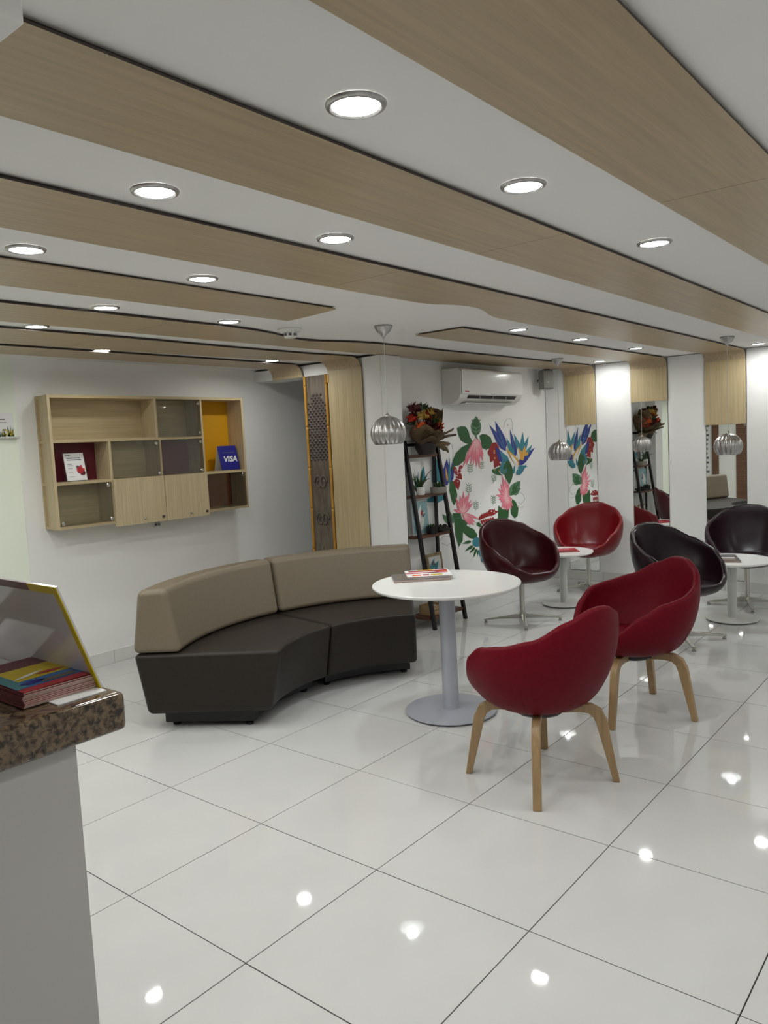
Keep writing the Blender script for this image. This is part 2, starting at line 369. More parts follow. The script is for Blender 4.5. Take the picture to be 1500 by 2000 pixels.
# ------------------------------------------------------------------ downlights
def downlight():
    t = thing('downlight', '', 'ceiling light')
    mb = MB(); mb.lathe([(.047, -.001), (.052, -.009), (.060, -.006), (.062, -.001)], n=40, cap=False); mb.build('rim', 'brushed', t, smooth=True)
    mb = MB(); mb.lathe([(.048, -.0035), (.0475, -.0045), (.02, -.0055)], n=40); mb.build('diffuser', 'lamp', t)
    return t
DL = [(-.131,-.091,'recessed ceiling light, the largest one, at the top of the view'),(.569,-.078,'recessed ceiling light right of the largest one'),(1.503,-.094,'recessed ceiling light farthest right of the nearest row'),
(-.119,.603,'recessed ceiling light at left between the second and third oak bands'),(.574,.613,'recessed ceiling light at centre between the second and third oak bands'),
(.608,1.346,'recessed ceiling light before the seam of the third oak band'),(-.091,1.342,'recessed ceiling light cut near the left edge, above the third white gap'),
(.639,2.081,'recessed ceiling light left of the smoke detector, beyond the fourth band, left of a pair'),(1.349,2.08,'recessed ceiling light just before the smoke detector'),
(.64,2.716,'small recessed ceiling light near the left edge above the cabinet wall'),(1.39,3.36,'small recessed ceiling light right above the wall cabinet'),(2.788,3.309,'small recessed ceiling light before the dark doorway'),
(3.048,1.328,'recessed ceiling light over the two white columns, first of a row of three'),(3.908,1.311,'recessed ceiling light, middle of the row of three before the mirrors'),(4.94,1.305,'recessed ceiling light, last of the row of three before the mirrors'),
(5.70,1.95,'recessed ceiling light washing the white column between the first two mirrors'),(5.70,.56,'recessed ceiling light at the right edge washing a white column'),
(-.95,-.8,'added ceiling light behind the viewer at left'),(.6,-.95,'added ceiling light out of view right of the widest band'),(2.2,-.95,'added ceiling light out of view beside the widest band'),(3.9,-.95,'added ceiling light out of view by the right wall'),  # from here on: lights added out of view to brighten the room
(5.4,-.9,'added ceiling light out of view in the far right corner'),(-1.5,2.0,'added ceiling light out of view at far left'),(-1.2,3.36,'added ceiling light out of view by the green-lit wall'),(-.2,3.36,'added ceiling light out of view beside the green-lit wall'),(.8,-1.9,'added ceiling light behind the viewer at right'),(3.4,-1.9,'added ceiling light behind the viewer at far right'),
(-1.2,-2.6,'added ceiling light far behind the viewer at left'),(-.15,2.716,'added ceiling light just out of view at left, fourth row'),(-.85,2.716,'added ceiling light out of view by the green-lit wall, fourth row'),(-.15,2.08,'added ceiling light just out of view at left, third row'),(-.15,3.0,'added ceiling light just out of view near the wall cabinet'),(2.1,-2.6,'added ceiling light far behind the viewer, middle of three'),(5.2,-2.4,'added ceiling light far behind the viewer at right'),(.3,-3.6,'added ceiling light by the front wall at left'),(3.6,-3.6,'added ceiling light by the front wall at right')]
d0 = downlight()
for k, (x, y, lab) in enumerate(DL):
    d = d0 if k == 0 else copy_tree(d0)
    d.location = (x, y, ZC); d['label'] = lab; d['group'] = 'round recessed ceiling lights'
# ------------------------------------------------------------------ pendants
def pendant(x, y, zc, lab):
    t = thing('pendant_lamp', lab, 'lamp', (x, y, zc), group='fluted metal pendant lamps')
    zt = ZC-zc
    MB().lathe([(.054, zt-.0005), (.05, zt-.012), (.038, zt-.036), (.018, zt-.052), (.008, zt-.062), (.003, zt-.075)], n=32, rf=lambda a, z: 1-.05*abs(math.sin(a*8))).build('canopy', 'brushed', t, smooth=True)
    MB().tube([(0, 0, zt-.07), (0, 0, .105)], .0018, 6).build('cord', 'lightgrey', t)
    prof = []
    for k in range(22):
        a = math.radians(4+k*(130-4)/21); prof.append((.104*math.sin(a), .0+.100*math.cos(a)))
    inner = [(r*.96-.001, z*.97-.001) for r, z in prof[::-1]]
    MB().lathe(prof+inner, n=128, cap=True, rf=lambda a, z: 1-.09*(1-abs(math.sin(a*8)))*min(1, max(0, (.1-z)/.03))).build('shade', 'brushed', t, smooth=True)
    MB().lathe([(.004, .12), (.010, .108), (.018, .100), (.012, .09)], n=20).build('cap', 'chrome', t, smooth=True)
    MB().lathe([(.01, .03), (.026, .005), (.030, -.015), (.022, -.035), (.006, -.045)], n=20).build('bulb', 'bulb', t, smooth=True)
    return t
pendant(2.182, 1.72, 1.548, 'fluted aluminium pendant lamp hanging nearest, in front of the white fin wall')
pendant(5.055, 2.063, 1.330, 'fluted aluminium pendant lamp hanging low beside the corner mirror')
pendant(4.907, .591, 1.340, 'fluted aluminium pendant lamp hanging before the right-hand mirror')
# ------------------------------------------------------------------ smoke detector
t = thing('smoke_detector', 'white smoke detector on the ceiling near the scooped oak band', 'smoke detector', (1.803, 2.095, ZC))
MB().lathe([(.066, -.0005), (.068, -.008), (.06, -.018), (.042, -.022)], n=32).build('base', 'white_plastic', t, smooth='auto')
MB().lathe([(.036, -.022), (.036, -.045), (.03, -.052)], n=24).build('sensor_head', 'white_plastic', t, smooth='auto')
for k in range(8):
    a = k*PI/4; mb = MB(); mb.box((-.008, -.0015, -.042), (.008, .003, -.028), mat=Matrix.Rotation(a, 4, 'Z') @ Matrix.Translation((0, .035, 0)))
    mb.build('vent_slot', 'ink', t)
# ------------------------------------------------------------------ air conditioner
t = thing('air_conditioner', 'white wall-mounted air conditioner above the painted flowers', 'air conditioner', (4.13, AY, 1.79))
prof = [(-.002, .0), (-.10, .0), (-.165, .035), (-.19, .075), (-.195, .27), (-.17, .298), (-.002, .30)]
MB().sweep([[(x, y, z) for y, z in prof] for x in (0, .015, 1.035, 1.05)]).build('housing', 'white_plastic', t, bevel=.006)
MB().sweep([[(x, y, z) for y, z in [(-.1955, .078), (-.204, .085), (-.204, .268), (-.196, .29)]] for x in (.012, 1.038)]).build('front_panel', 'white_gloss', t, bevel=.003)
MB().sweep([[(x, y, z) for y, z in [(-.105, .004), (-.166, .038), (-.192, .072), (-.150, .06)]] for x in (.12, .93)]).build('outlet', 'black', t)
MB().sweep([[(x, y, z) for y, z in [(-.10, -.004), (-.165, .004), (-.167, .010), (-.10, .002)]] for x in (.11, .94)]).build('louver', 'lightgrey', t)
for k in range(3): bx((.30+k*.22, -.188, .045), (.312+k*.22, -.12, .068)).build('fin', 'grey_plastic', t)
bx((.05, -.2055, .098), (.11, -.2035, .108)).build('badge', 'red_print', t)
# speaker
t = thing('wall_speaker', 'small grey loudspeaker on a bracket high in the corner beside the air conditioner', 'speaker', (5.80, 2.56, 2.045), math.radians(-128))
MB().box((-.055, -.06, -.095), (.05, .06, .095)).build('cabinet', 'grey_plastic', t, bevel=.01)
MB().box((.05, -.052, -.085), (.058, .052, .085)).build('grille', 'grey_plastic', t, bevel=.004)
MB().box((.058, -.02, -.03), (.0595, .004, -.026)).build('badge', 'paper', t)
MB().tube([(-.055, 0, 0), (-.09, -.03, 0), (-.125, -.04, 0)], .009, 8).build('bracket', 'black_metal', t)
MB().box((-.03, -.03, .095), (.03, .03, .104)).build('top_bracket', 'black_metal', t)
# ------------------------------------------------------------------ painted mural (flat paint on the wall)
mural = thing('flower_mural', 'painted wreath of pink blooms, green leaves and blue bird-of-paradise flowers on the white wall', 'mural', (4.9, AY, 1.0))
mlayer = [0]
def mw(cx, cy):
    p = at(780+cx/5.357, 780+cy/5.357, 1, AY); return (p.x, p.z)
def paint(name, mat, polys):
    mb = MB()
    for P in polys:
        mlayer[0] += 1; yy = AY-.0008-.000016*mlayer[0]
        pts = [mw(*q) for q in P]; mb.add([(x-4.9, yy-AY, z-1.0) for x, z in pts], [tuple(range(len(pts)))])
    return mb.build(name, mat, mural)
def leafpts(x0, y0, x1, y1, wd, n=8, tip=.55):
    dx, dy = x1-x0, y1-y0; L = math.hypot(dx, dy); nx, ny = -dy/L, dx/L; a = []; b = []
    for k in range(n+1):
        t_ = k/n; h = wd*math.sin(PI*t_**tip)*.5 if 0 < t_ < 1 else 0
        a.append((x0+dx*t_+nx*h, y0+dy*t_+ny*h)); b.append((x0+dx*t_-nx*h, y0+dy*t_-ny*h))
    return a+b[1:-1][::-1]
def bloom(cx, cy, rays, mat='p_pink', m2='p_pink2', w0=33):
    paint('painted_flower', mat, [leafpts(cx, cy, cx+dx, cy+dy, w0, tip=.8) for dx, dy in rays])
    paint('petal_veins', m2, [leafpts(cx, cy, cx+dx*.72, cy+dy*.72, w0*.28, 5) for dx, dy in rays])
# outline drawings first
def outline(P, wd=4):
    out = []
    for (a, b), (c, d) in zip(P, P[1:]):
        L = math.hypot(c-a, d-b) or 1; nx, ny = -(d-b)/L*wd/2, (c-a)/L*wd/2; out.append([(a+nx, b+ny), (c+nx, d+ny), (c-nx, d-ny), (a-nx, b-ny)])
    return out
for P_ in ([(1090, 300), (1100, 240), (1130, 200), (1170, 205), (1185, 260), (1180, 330)], [(1128, 262), (1136, 275)], [(455, 540), (465, 470), (510, 440), (550, 480), (560, 560), (555, 640)], [(500, 495), (508, 506)],
    [(1230, 1000), (1260, 970), (1300, 1000), (1310, 1050), (1270, 1100), (1240, 1075)], [(1240, 1110), (1270, 1135), (1300, 1120)], [(430, 1480), (450, 1440), (520, 1430), (560, 1490), (500, 1530), (430, 1500)]):
    paint('painted_outline', 'p_line', outline(P_, 9 if len(P_) == 2 else 4))
for (x, y, s) in [(740, 720, 1), (860, 690, .8), (725, 930, 1), (800, 1110, .9), (990, 820, .8), (985, 1050, .9)]:
    paint('painted_sprig', 'p_green2', outline([(x, y-60*s), (x+5, y), (x-8, y+70*s)], 3) + [leafpts(x, y+k*22*s, x+q*38*s, y+k*22*s-26*s, 9*s, 4) for k in (-1, 0, 1, 2) for q in (-1, 1)])
# green leaves
paint('painted_leaf', 'p_green', [[(600,300),(635,283),(690,285),(722,330),(735,390),(765,440),(735,470),(690,460),(640,430),(615,370),(608,340)]])
paint('painted_leaf', 'p_green', [[(835,380),(870,360),(915,370),(955,400),(970,450),(945,510),(905,530),(865,510),(850,440)]])
paint('painted_leaf', 'p_green', [[(740,455),(760,460),(700,560),(680,640),(620,690),(560,705),(553,640),(590,560),(650,500)]])
paint('painted_leaf', 'p_green2', [leafpts(800, 385, 800, 175, 110, 10, .9)])
paint('leaf_veins', 'p_green', [leafpts(800, 370-40*k, 800+q*50, 330-40*k, 24, 5) for k in range(4) for q in (-1, 1)]+[leafpts(790, 290, 815, 185, 65, 8)])
paint('painted_leaf', 'p_green', [[(525,860),(560,850),(590,930),(605,1000),(595,1060),(570,1110),(545,1060),(520,950)]])
paint('painted_leaf', 'p_green', [leafpts(1150, 890, 1125, 600, 95, 10, .9)])
paint('painted_leaf', 'p_green', [[(1180,1040),(1215,1070),(1245,1140),(1235,1220),(1205,1245),(1165,1200),(1160,1110)]])
paint('painted_leaf', 'p_green', [[(1035,1110),(1080,1150),(1145,1150),(1140,1230),(1120,1290),(1030,1285),(1030,1190)]])
paint('painted_leaf', 'p_green2', [leafpts(1150, 1010, 1262, 850, 100, 9, .9), leafpts(1190, 1000, 1270, 925, 50, 8)])
paint('leaf_veins', 'p_green', [leafpts(1165, 1000, 1255, 860, 22, 6), leafpts(1180, 960, 1215, 860, 20, 5), leafpts(1190, 960, 1258, 925, 18, 5), leafpts(1160, 1000, 1262, 940, 26, 6)])
paint('painted_leaf', 'p_green', [[(555,1190),(640,1190),(655,1260),(700,1320),(780,1360),(815,1420),(800,1465),(730,1450),(665,1390),(660,1480),(620,1545),(585,1420),(575,1300)]])
paint('painted_leaf', 'p_green2', [leafpts(545, 1320, 450, 1200, 60, 8, .9), leafpts(560, 1300, 500, 1140, 60, 8)])
paint('leaf_veins', 'p_green', [leafpts(545, 1315, 455, 1215, 18, 5), leafpts(550, 1290, 505, 1150, 20, 5), leafpts(530, 1320, 470, 1270, 16, 5)])
paint('painted_leaf', 'p_green', [leafpts(805, 1290, 875, 1350, 40, 6)]); paint('painted_leaf', 'p_green', [leafpts(965, 735, 1075, 800, 50, 6)])
paint('fern_leaf', 'p_green', [leafpts(750, 1485, 655, 1510, 34, 6), leafpts(770, 1530, 680, 1590, 30, 6), leafpts(790, 1545, 730, 1615, 28, 6), leafpts(805, 1560, 772, 1660, 24, 6), leafpts(820, 1570, 815, 1650, 14, 5)])
paint('painted_petal', 'p_teal', [leafpts(760, 1480, 905, 1520, 100, 8), leafpts(850, 1690, 910, 1660, 60, 6), leafpts(830, 1570, 850, 1660, 22, 5), leafpts(855, 1580, 880, 1650, 22, 5)])
# red leaves and berries
paint('red_leaf', 'p_red', [[(970,455),(1010,450),(1040,500),(1050,580),(1055,640),(1030,700),(990,720),(985,640),(950,660),(945,600),(920,560),(940,510)]])
paint('painted_berry', 'p_yellow', [leafpts(x-9, y, x+9, y, 22, 6, 1) for x, y in [(990, 540), (1035, 590), (995, 615), (1020, 660), (1000, 740), (1045, 745)]])
paint('red_leaf', 'p_red', [leafpts(560, 700, 600, 800, 50, 6), leafpts(600, 780, 655, 840, 70, 6), leafpts(590, 830, 615, 950, 70, 6), leafpts(650, 690, 620, 745, 36, 6), leafpts(640, 740, 600, 770, 34, 5)])
paint('red_leaf', 'p_red', [leafpts(830+22*k, 1265-9*k, 850+22*k+18, 1190-9*k+62*(k % 2)*0, 26, 6) for k in range(7)]+[leafpts(850+24*k, 1262-6*k, 875+24*k, 1322-8*k, 24, 6) for k in range(6)]+[leafpts(920, 1190, 1035, 1175, 70, 7)])
paint('painted_dots', 'p_white', [leafpts(x-6, y, x+6, y, 16, 5, 1) for x, y in [(990, 1180), (960, 1170), (1000, 1230), (600, 800), (610, 860), (1030, 540), (990, 560), (585, 740)]])
# blue and teal strelitzia at right
paint('blue_petal', 'p_blue', [leafpts(1110, 540, 940, 265, 66, 8), leafpts(1105, 520, 1000, 225, 78, 9), leafpts(1215, 600, 1155, 310, 46, 8), leafpts(1240, 690, 1415, 505, 70, 8), leafpts(1100, 660, 1000, 490, 80, 8)])
paint('teal_petal', 'p_teal', [leafpts(1130, 650, 1045, 540, 60, 8), leafpts(1190, 600, 1118, 400, 50, 8), leafpts(1270, 560, 1195, 360, 50, 8), leafpts(1280, 540, 1290, 340, 44, 8), leafpts(1290, 560, 1350, 380, 42, 8), leafpts(1310, 600, 1388, 470, 42, 8), leafpts(1220, 790, 1330, 680, 60, 6), leafpts(1235, 720, 1340, 700, 50, 6), leafpts(1090, 790, 1075, 620, 70, 8), leafpts(1190, 780, 1205, 680, 24, 6)])
paint('yellow_petal', 'p_yellow', [leafpts(1290, 640, 1240, 500, 50, 8), leafpts(1300, 600, 1310, 480, 40, 8), leafpts(1250, 690, 1110, 510, 56, 8), leafpts(1320, 590, 1345, 540, 26, 5)])
paint('white_petal', 'p_white', [leafpts(1235, 690, 1150, 560, 36, 7), leafpts(1250, 640, 1235, 500, 24, 7)])
paint('petal_veins', 'p_teal', [leafpts(1105, 520, 1010, 250, 10, 5), leafpts(1100, 530, 960, 290, 8, 5), leafpts(1205, 580, 1165, 340, 8, 5)])
# blue strelitzia at left, partly behind the shelf
paint('blue_petal', 'p_blue', [leafpts(500, 900, 400, 740, 70, 8), leafpts(480, 880, 495, 620, 80, 8), leafpts(540, 860, 555, 640, 44, 8), leafpts(470, 860, 430, 680, 60, 8)])
paint('teal_petal', 'p_teal', [leafpts(430, 880, 370, 590, 70, 8), leafpts(370, 900, 350, 660, 60, 8), leafpts(520, 880, 520, 600, 30, 8), leafpts(480, 1010, 240, 1075, 80, 8), leafpts(420, 1070, 330, 1030, 50, 6), leafpts(440, 1050, 480, 1010, 40, 6)])
paint('yellow_petal', 'p_yellow', [leafpts(500, 860, 480, 700, 20, 6)])
paint('teal_petal', 'p_teal', [leafpts(200, 860, 160, 680, 26, 6), leafpts(230, 870, 250, 700, 60, 7), leafpts(215, 880, 290, 800, 36, 6), leafpts(225, 900, 180, 830, 30, 6)])
for q_ in ((1000, 760, 1060, 700, 40, 6), (560, 690, 545, 760, 26, 5), (1090, 740, 1120, 640, 30, 6), (700, 1330, 620, 1230, 50, 6)): paint('painted_leaf', 'p_green', [leafpts(*q_)])
paint('red_leaf', 'p_red', [leafpts(1000+k*13, 640+k*9, 1012+k*13, 672+k*9, 26, 5) for k in range(4)]+[leafpts(905+k*26, 1330-k*4, 915+k*26, 1290-k*4, 16, 5) for k in range(5)])
# pink blooms
bloom(800, 400, [(-150, 330), (-110, 300), (-60, 290), (-30, 300), (5, 320), (38, 330), (40, 260), (80, 200), (62, 130), (-30, 200), (0, 180), (30, 150), (-85, 230), (75, 250), (-120, 250)])
bloom(660, 1190, [(-100, -40), (-70, -110), (-80, -170), (-30, -190), (10, -235), (40, -190), (70, -215), (90, -140), (110, -110), (75, -60), (170, 60), (140, 105), (120, 130), (85, 130), (60, 120), (45, 90), (-60, -70), (60, -60), (30, -120)])
bloom(1120, 1020, [(-120, -20), (-95, -90), (-70, -140), (-50, -230), (-15, -190), (15, -150), (20, -60), (60, 30), (65, 100), (50, 130), (25, 150), (0, 150), (-30, 140), (-60, 130), (-70, 60), (-90, 30), (-40, -200), (-20, 80)])
paint('painted_stems', 'p_green2', outline([(1080, 740), (1095, 775)], 26)+outline([(790, 360), (810, 420)], 12)+outline([(560, 1250), (650, 1235)], 6))
# ------------------------------------------------------------------ wall cabinet
cab = thing('wall_cabinet', 'oak wall display cabinet with open bays, glass doors and two wooden doors', 'cabinet', (0, 0, 0))
yf, yb = 3.75, WY_-.001; x0, x1, z0, z1 = 1.205, 2.85, 1.025, 1.912; T = .02
D1, D2, D3, D4, S1, S2 = 2.022, 2.43, 1.63, 2.04, 1.607, 1.327
MB().add([(x0, yf, z0), (x0+T, yf, z0), (x0+T, yb, z0), (1.24, yb, z0), (x0, yf, z1), (x0+T, yf, z1), (x0+T, yb, z1), (1.24, yb, z1)],
  [(0,3,2,1),(4,5,6,7),(0,1,5,4),(1,2,6,5),(2,3,7,6),(3,0,4,7)]) if False else None
mb = MB()
pl = [(x0, yf), (x0+T, yf), (1.262, yb), (1.24, yb)]
mb.sweep([[(x, y, z0) for x, y in pl], [(x, y, z1) for x, y in pl]]).build('side_panel', 'wood_cz', cab)
bx((x1-T, yf, z0), (x1, yb, z1)).build('side_panel', 'wood_cz', cab)
bx((x0+T, yf, z1-T), (x1-T, yb, z1)).build('top_panel', 'wood_c', cab)
bx((x0+T, yf, z0), (x1-T, yb, z0+T)).build('bottom_panel', 'wood_c', cab)
bx((x0+T, yb-.012, z0+T), (x1-T, yb, z1-T)).build('back_panel', 'wood_c', cab)
def dv(x, za, zb): bx((x-T/2, yf+.002, za), (x+T/2, yb-.013, zb)).build('divider', 'wood_cz', cab)
def sh(z, xa, xb): bx((xa, yf+.002, z-T/2), (xb, yb-.013, z+T/2)).build('shelf', 'wood_c', cab)
dv(D1, S1+T/2, z1-T); dv(D2, z0+T, z1-T); dv(D3, z0+T, S1-T/2); dv(D4, z0+T, S1-T/2)
sh(S1, x0+T, D2-T/2); sh(S2, x0+T, D3-T/2); sh(S2, D3+T/2, D4-T/2); sh(S2, D4+T/2, D2-T/2); sh(S2, D2+T/2, x1-T)
def backp(xa, xb, za, zb, m_): bx((xa+T/2+.001, yb-.018, za+T/2+.001), (xb-T/2-.001, yb-.0125, zb-T/2-.001)).build('back_inset', m_, cab, label='coloured back inset')
backp(x0+.05, D3, S2, S1, 'red_back'); backp(D4, D2, S2, S1, 'red_back'); backp(D2, x1-T/2, z0+T/2, S2, 'red_back'); backp(D2, x1-T/2, S2, z1-T/2, 'orange_back')
def hinge(par, x, z, r=.014):
    MB().lathe([(r, 0), (r, .006), (r*.7, .010)], (0, 0, 0), 16, mat=Matrix.Rotation(PI/2, 4, 'X')).build('hinge', 'chrome', par, loc=(x, yf-.006, z), smooth='auto')
def gdoor(xa, xb, za, zb, hs):
    g = bx((xa+.012, yf-.006, za+.012), (xb-.012, yf-.001, zb-.012)).build('glass_door', 'glass', cab)
    for hx, hz in hs: hinge(g, hx, hz)
gdoor(D1, D2, S1, z1-.01, [(D2-.035, S1+.035), (D2-.035, z1-.05)])
gdoor(D3, D4, S2, S1, [(D4-.04, S1-.035), (D4-.03, S2+.03)])
gdoor(D4, D2, S2, S1, [(D2-.035, S1-.035), (D2-.035, S2+.03)])
gdoor(x0+.01, D3, z0+.01, S2, [(D3-.04, S2-.03), (D3-.03, z0+.04), (x0+.04, z0+.04)])
gdoor(D2, x1-.01, z0+.01, S2, [(x1-.05, S2-.03)])
for xa, xb in ((D3-.003, D4-.002), (D4+.002, D2+.003)):
    d = bx((xa, yf-.020, z0-.022), (xb, yf-.002, S2+.006)).build('door', 'wood_cz', cab)
    for fx, r in ((.55, .008), (.93, .010)):
        mb = MB(); mb.lathe([(r, 0), (r, .008), (r*.5, .010)], (0, 0, 0), 14, mat=Matrix.Rotation(PI/2, 4, 'X'))
        mb.build('lock' if r < .01 else 'finger_hole', 'chrome' if r < .01 else 'carving_and_shadow', d, loc=(xa+(xb-xa)*fx, yf-.0205, z0+.012), smooth='auto')
# poster on the left bay
def easel(name, lab, cat, x, w, h, y, z, mats, rz=0, lean=12):
    t = thing(name, lab, cat, (x, y, z), rz)
    Lm = Matrix.Rotation(math.radians(-lean), 4, 'X')
    return t, Lm
t, Lm = easel('counter_card', 'white upright leaflet with a red fruit picture in the maroon cabinet bay', 'sign', 1.40, .14, .19, 3.80, S2+T/2+.0005, None, math.radians(-3))
MB().box((-.078, -.0015, 0), (.078, .0015, .20), mat=Lm).build('acrylic_stand', 'glass', t)
MB().box((-.070, -.004, .004), (.070, -.002, .192), mat=Lm).build('leaflet', 'paper', t)
MB().box((-.06, 0, 0), (.06, .05, .002)).build('foot', 'glass', t)
mb = MB()
for zz, xa, xb, hh in [(.175, -.06, -.025, .005), (.155, -.052, .045, .006), (.143, -.052, .05, .006), (.115, -.052, -.02, .003), (.105, -.052, -.012, .003), (.085, -.052, -.02, .002), (.06, -.052, -.02, .002), (.03, -.052, -.015, .002)]:
    mb.box((xa, -.0046, zz), (xb, -.0042, zz+hh), mat=Lm)
mb.build('printed_lines', 'ink', t)
for (cx, cz, r, m_) in [(.03, .075, .024, 'red_print'), (.045, .055, .02, 'maroon_print'), (.018, .095, .012, 'ink'), (.04, .10, .010, 'pink'), (.03, .06, .008, 'yellow'), (.055, .078, .010, 'fl_orange'), (.02, .06, .009, 'blue')]:
    MB().add([Lm @ Vector((cx+r*math.cos(a*PI/6), -.0048-r*.01, cz+r*math.sin(a*PI/6))) for a in range(12)], [tuple(range(12))]).build('printed_picture', m_, t)
# blue payment card sign
t, Lm = easel('counter_card', 'deep blue payment sign lettered VISA standing in the orange cabinet bay', 'sign', 2.735, .2, .19, 3.785, S2+T/2+.0005, None, math.radians(-2))
Lm = Matrix.Rotation(math.radians(-14), 4, 'X')
MB().box((-.105, -.002, 0), (.075, .002, .20), mat=Lm).build('card', 'navy', t)
Lb = Matrix.Translation((0, .10, 0)) @ Matrix.Rotation(math.radians(14), 4, 'X')
MB().box((-.105, -.002, 0), (.075, .002, .20), mat=Lb).build('rear_flap', 'paper', t)
def text(s, size, mat, loc, rot, parent, shear=0, bold=.0, name='lettering', sx=1):
    cu = bpy.data.curves.new(name, 'FONT'); cu.body = s; cu.size = size; cu.align_x = 'CENTER'; cu.align_y = 'CENTER'; cu.shear = shear
    cu.offset = bold; cu.extrude = .0004; cu.materials.append(M[mat]); o = bpy.data.objects.new(name, cu); col.objects.link(o); o.parent = parent
    bpy.context.view_layer.update(); me = bpy.data.meshes.new_from_object(o.evaluated_get(bpy.context.evaluated_depsgraph_get()))
    bpy.data.objects.remove(o); o = bpy.data.objects.new(name, me); col.objects.link(o); o.parent = parent
    o.location = loc; o.rotation_euler = rot; o.scale = (sx, 1, 1); return o
text('VISA', .062, 'paper', Lm @ Vector((-.008, -.0035, .088)), (math.radians(90-14), 0, 0), t, .25, .0022, sx=1.1)
MB().box((-.07, -.0034, .142), (.05, -.0024, .146), mat=Lm).build('small_print', 'ink', t)
# socket
t = thing('wall_socket', 'small dark-eyed wall socket below the wall cabinet', 'socket', (2.096, WY_, .974))
bx((-.03, -.008, -.03), (.03, -.0005, .03)).build('plate', 'lightgrey', t)
for a in (-.013, .013):
    for b in (-.013, .013): bx((a-.008, -.010, b-.008), (a+.008, -.008, b+.008)).build('outlet', 'ink', t)
# sign on the green-lit wall
t = thing('wall_sign', 'pale card with green leaves on a small ledge at the left edge of the view', 'sign', (.96, WY_-.012, 1.64))
bx((-.11, -.006, .01), (.105, -.001, .165)).build('card', 'paper', t)
bx((-.12, -.035, 0), (.125, -.001, .01)).build('ledge', 'lightgrey', t)
mb = MB()
for k in range(70):
    x = random.uniform(-.105, .10); h = random.uniform(.02, .06)*(.6+.9*max(0, x/.1)); a = random.uniform(-.012, .012)
    mb.add([(x-.004, -.0072, .012), (x+.004, -.0072, .012), (x+a, -.0072, .012+h)], [(0, 1, 2)])
mb.build('printed_grass', 'p_green', t)
mb = MB()
for k in range(50):
    x = random.uniform(-.105, .095); z = random.uniform(.015, .05); mb.add([(x, -.0076, z), (x+.01, -.0076, z+.006), (x+.004, -.0076, z+.014)], [(0, 1, 2)])
mb.build('printed_leaves', 'yellow', t)
mb = MB(); mb.box((-.09, -.0074, .12), (.05, -.0068, .126)); mb.box((-.09, -.0074, .10), (.06, -.0068, .104)); mb.build('printed_lines', 'ink', t)
# brown board seen only in the mirrors
t = thing('wall_board', 'dark brown board on the green-lit wall, seen only in the middle mirror', 'board', (-1.15, WY_-.012, 1.2))
bx((-.25, -.03, 0), (.25, -.001, .55)).build('board_panel', 'brown_wall', t)
t = thing('standing_poster', 'tall black and white poster against the walnut wall, seen only in the mirror', 'poster', (CX0+.03, 3.845, 0))
bx((0, -.09, .0), (.02, .09, 1.9)).build('sheet', 'paper', t)
for k in range(14): bx((.021, -.08+random.uniform(0, .05), .6+k*.09), (.024, .08-random.uniform(0, .06), .64+k*.09)).build('printed_block', 'ink', t)
# ------------------------------------------------------------------ sofa
OX, OY = 1.841, 1.292
sofa = thing('curved_sofa', 'curved two-piece sofa with dark brown seat and taupe backrest', 'sofa', (OX, OY, 0))
aL, aR = 2.208, .682; aM = 1.4216
def arcsec(sec, a0, a1, n, name, mat, bev):
    secs = []
    for i in range(n+1):
        a = a0+(a1-a0)*i/n; secs.append([(r*math.cos(a), r*math.sin(a), z) for r, z in sec])
    return MB().sweep(secs).build(name, mat, sofa, bevel=bev, seg=5, bang=32)
seat = [(.745, .427), (.815, .093), (1.492, .093), (1.548, .425)]
back = [(1.285, .4285), (1.345, .778), (1.503, .772), (1.552, .4285)]
g = .004
for a0, a1 in ((aR, aM-g), (aM+g, aL)):
    arcsec(seat, a0, a1, 14, 'seat', 'brownblack', .028)
    arcsec(back, a0, a1, 14, 'backrest', 'taupe', .034)
    n = 10; secs = []
    for i in range(n+1):
        a = a0+.05+(a1-a0-.10)*i/n; secs.append([(r*math.cos(a), r*math.sin(a), z) for r, z in [(.92, .028), (.92, .098), (1.42, .098), (1.42, .028)]])
    MB().sweep(secs).build('plinth', 'black', sofa)
    for a in (a0+.09, a1-.09):
        for r in (.96, 1.38): MB().lathe([(.02, 0), (.022, .012), (.012, .02), (.012, .03)], (r*math.cos(a), r*math.sin(a), 0), 14).build('foot', 'black', sofa, smooth='auto')
# ------------------------------------------------------------------ tables
def table(x, y, h, r, cr, br, lab, colm, basem):
    t = thing('round_table', lab, 'table', (x, y, 0))
    MB().lathe([(r-.03, h-.024), (r-.012, h-.02), (r-.001, h-.010), (r, h-.004), (r-.003, h)], n=72).build('tabletop', 'white_gloss', t, smooth='auto')
    MB().lathe([(cr, .018), (cr, h-.03)], n=32).build('column', colm, t, smooth='auto')
    MB().lathe([(.12, h-.034), (.12, h-.0245)], n=24).build('mounting_plate', 'black_metal', t)
    MB().lathe([(br-.004, .008), (br, .012), (br-.002, .017), (cr*1.1, .021)], n=64).build('base', basem, t, smooth='auto')
    for k in range(4):
        a = k*PI/2+.9; MB().lathe([(.016, 0), (.016, .008)], ((br-.04)*math.cos(a), (br-.04)*math.sin(a), 0), 12).build('foot', 'black', t)
    return t
table(2.075, 1.282, .72, .405, .044, .252, 'large round white table on a silver pedestal in front of the curved sofa', 'silver_paint', 'silver_paint')
table(4.844, 1.958, .475, .262, .031, .19, 'low round white table between the dark maroon and bright red swivel chairs', 'lightgrey', 'lightgrey')
table(4.894, .57, .475, .29, .034, .192, 'low round white table between the two plum-black swivel chairs', 'lightgrey', 'lightgrey')
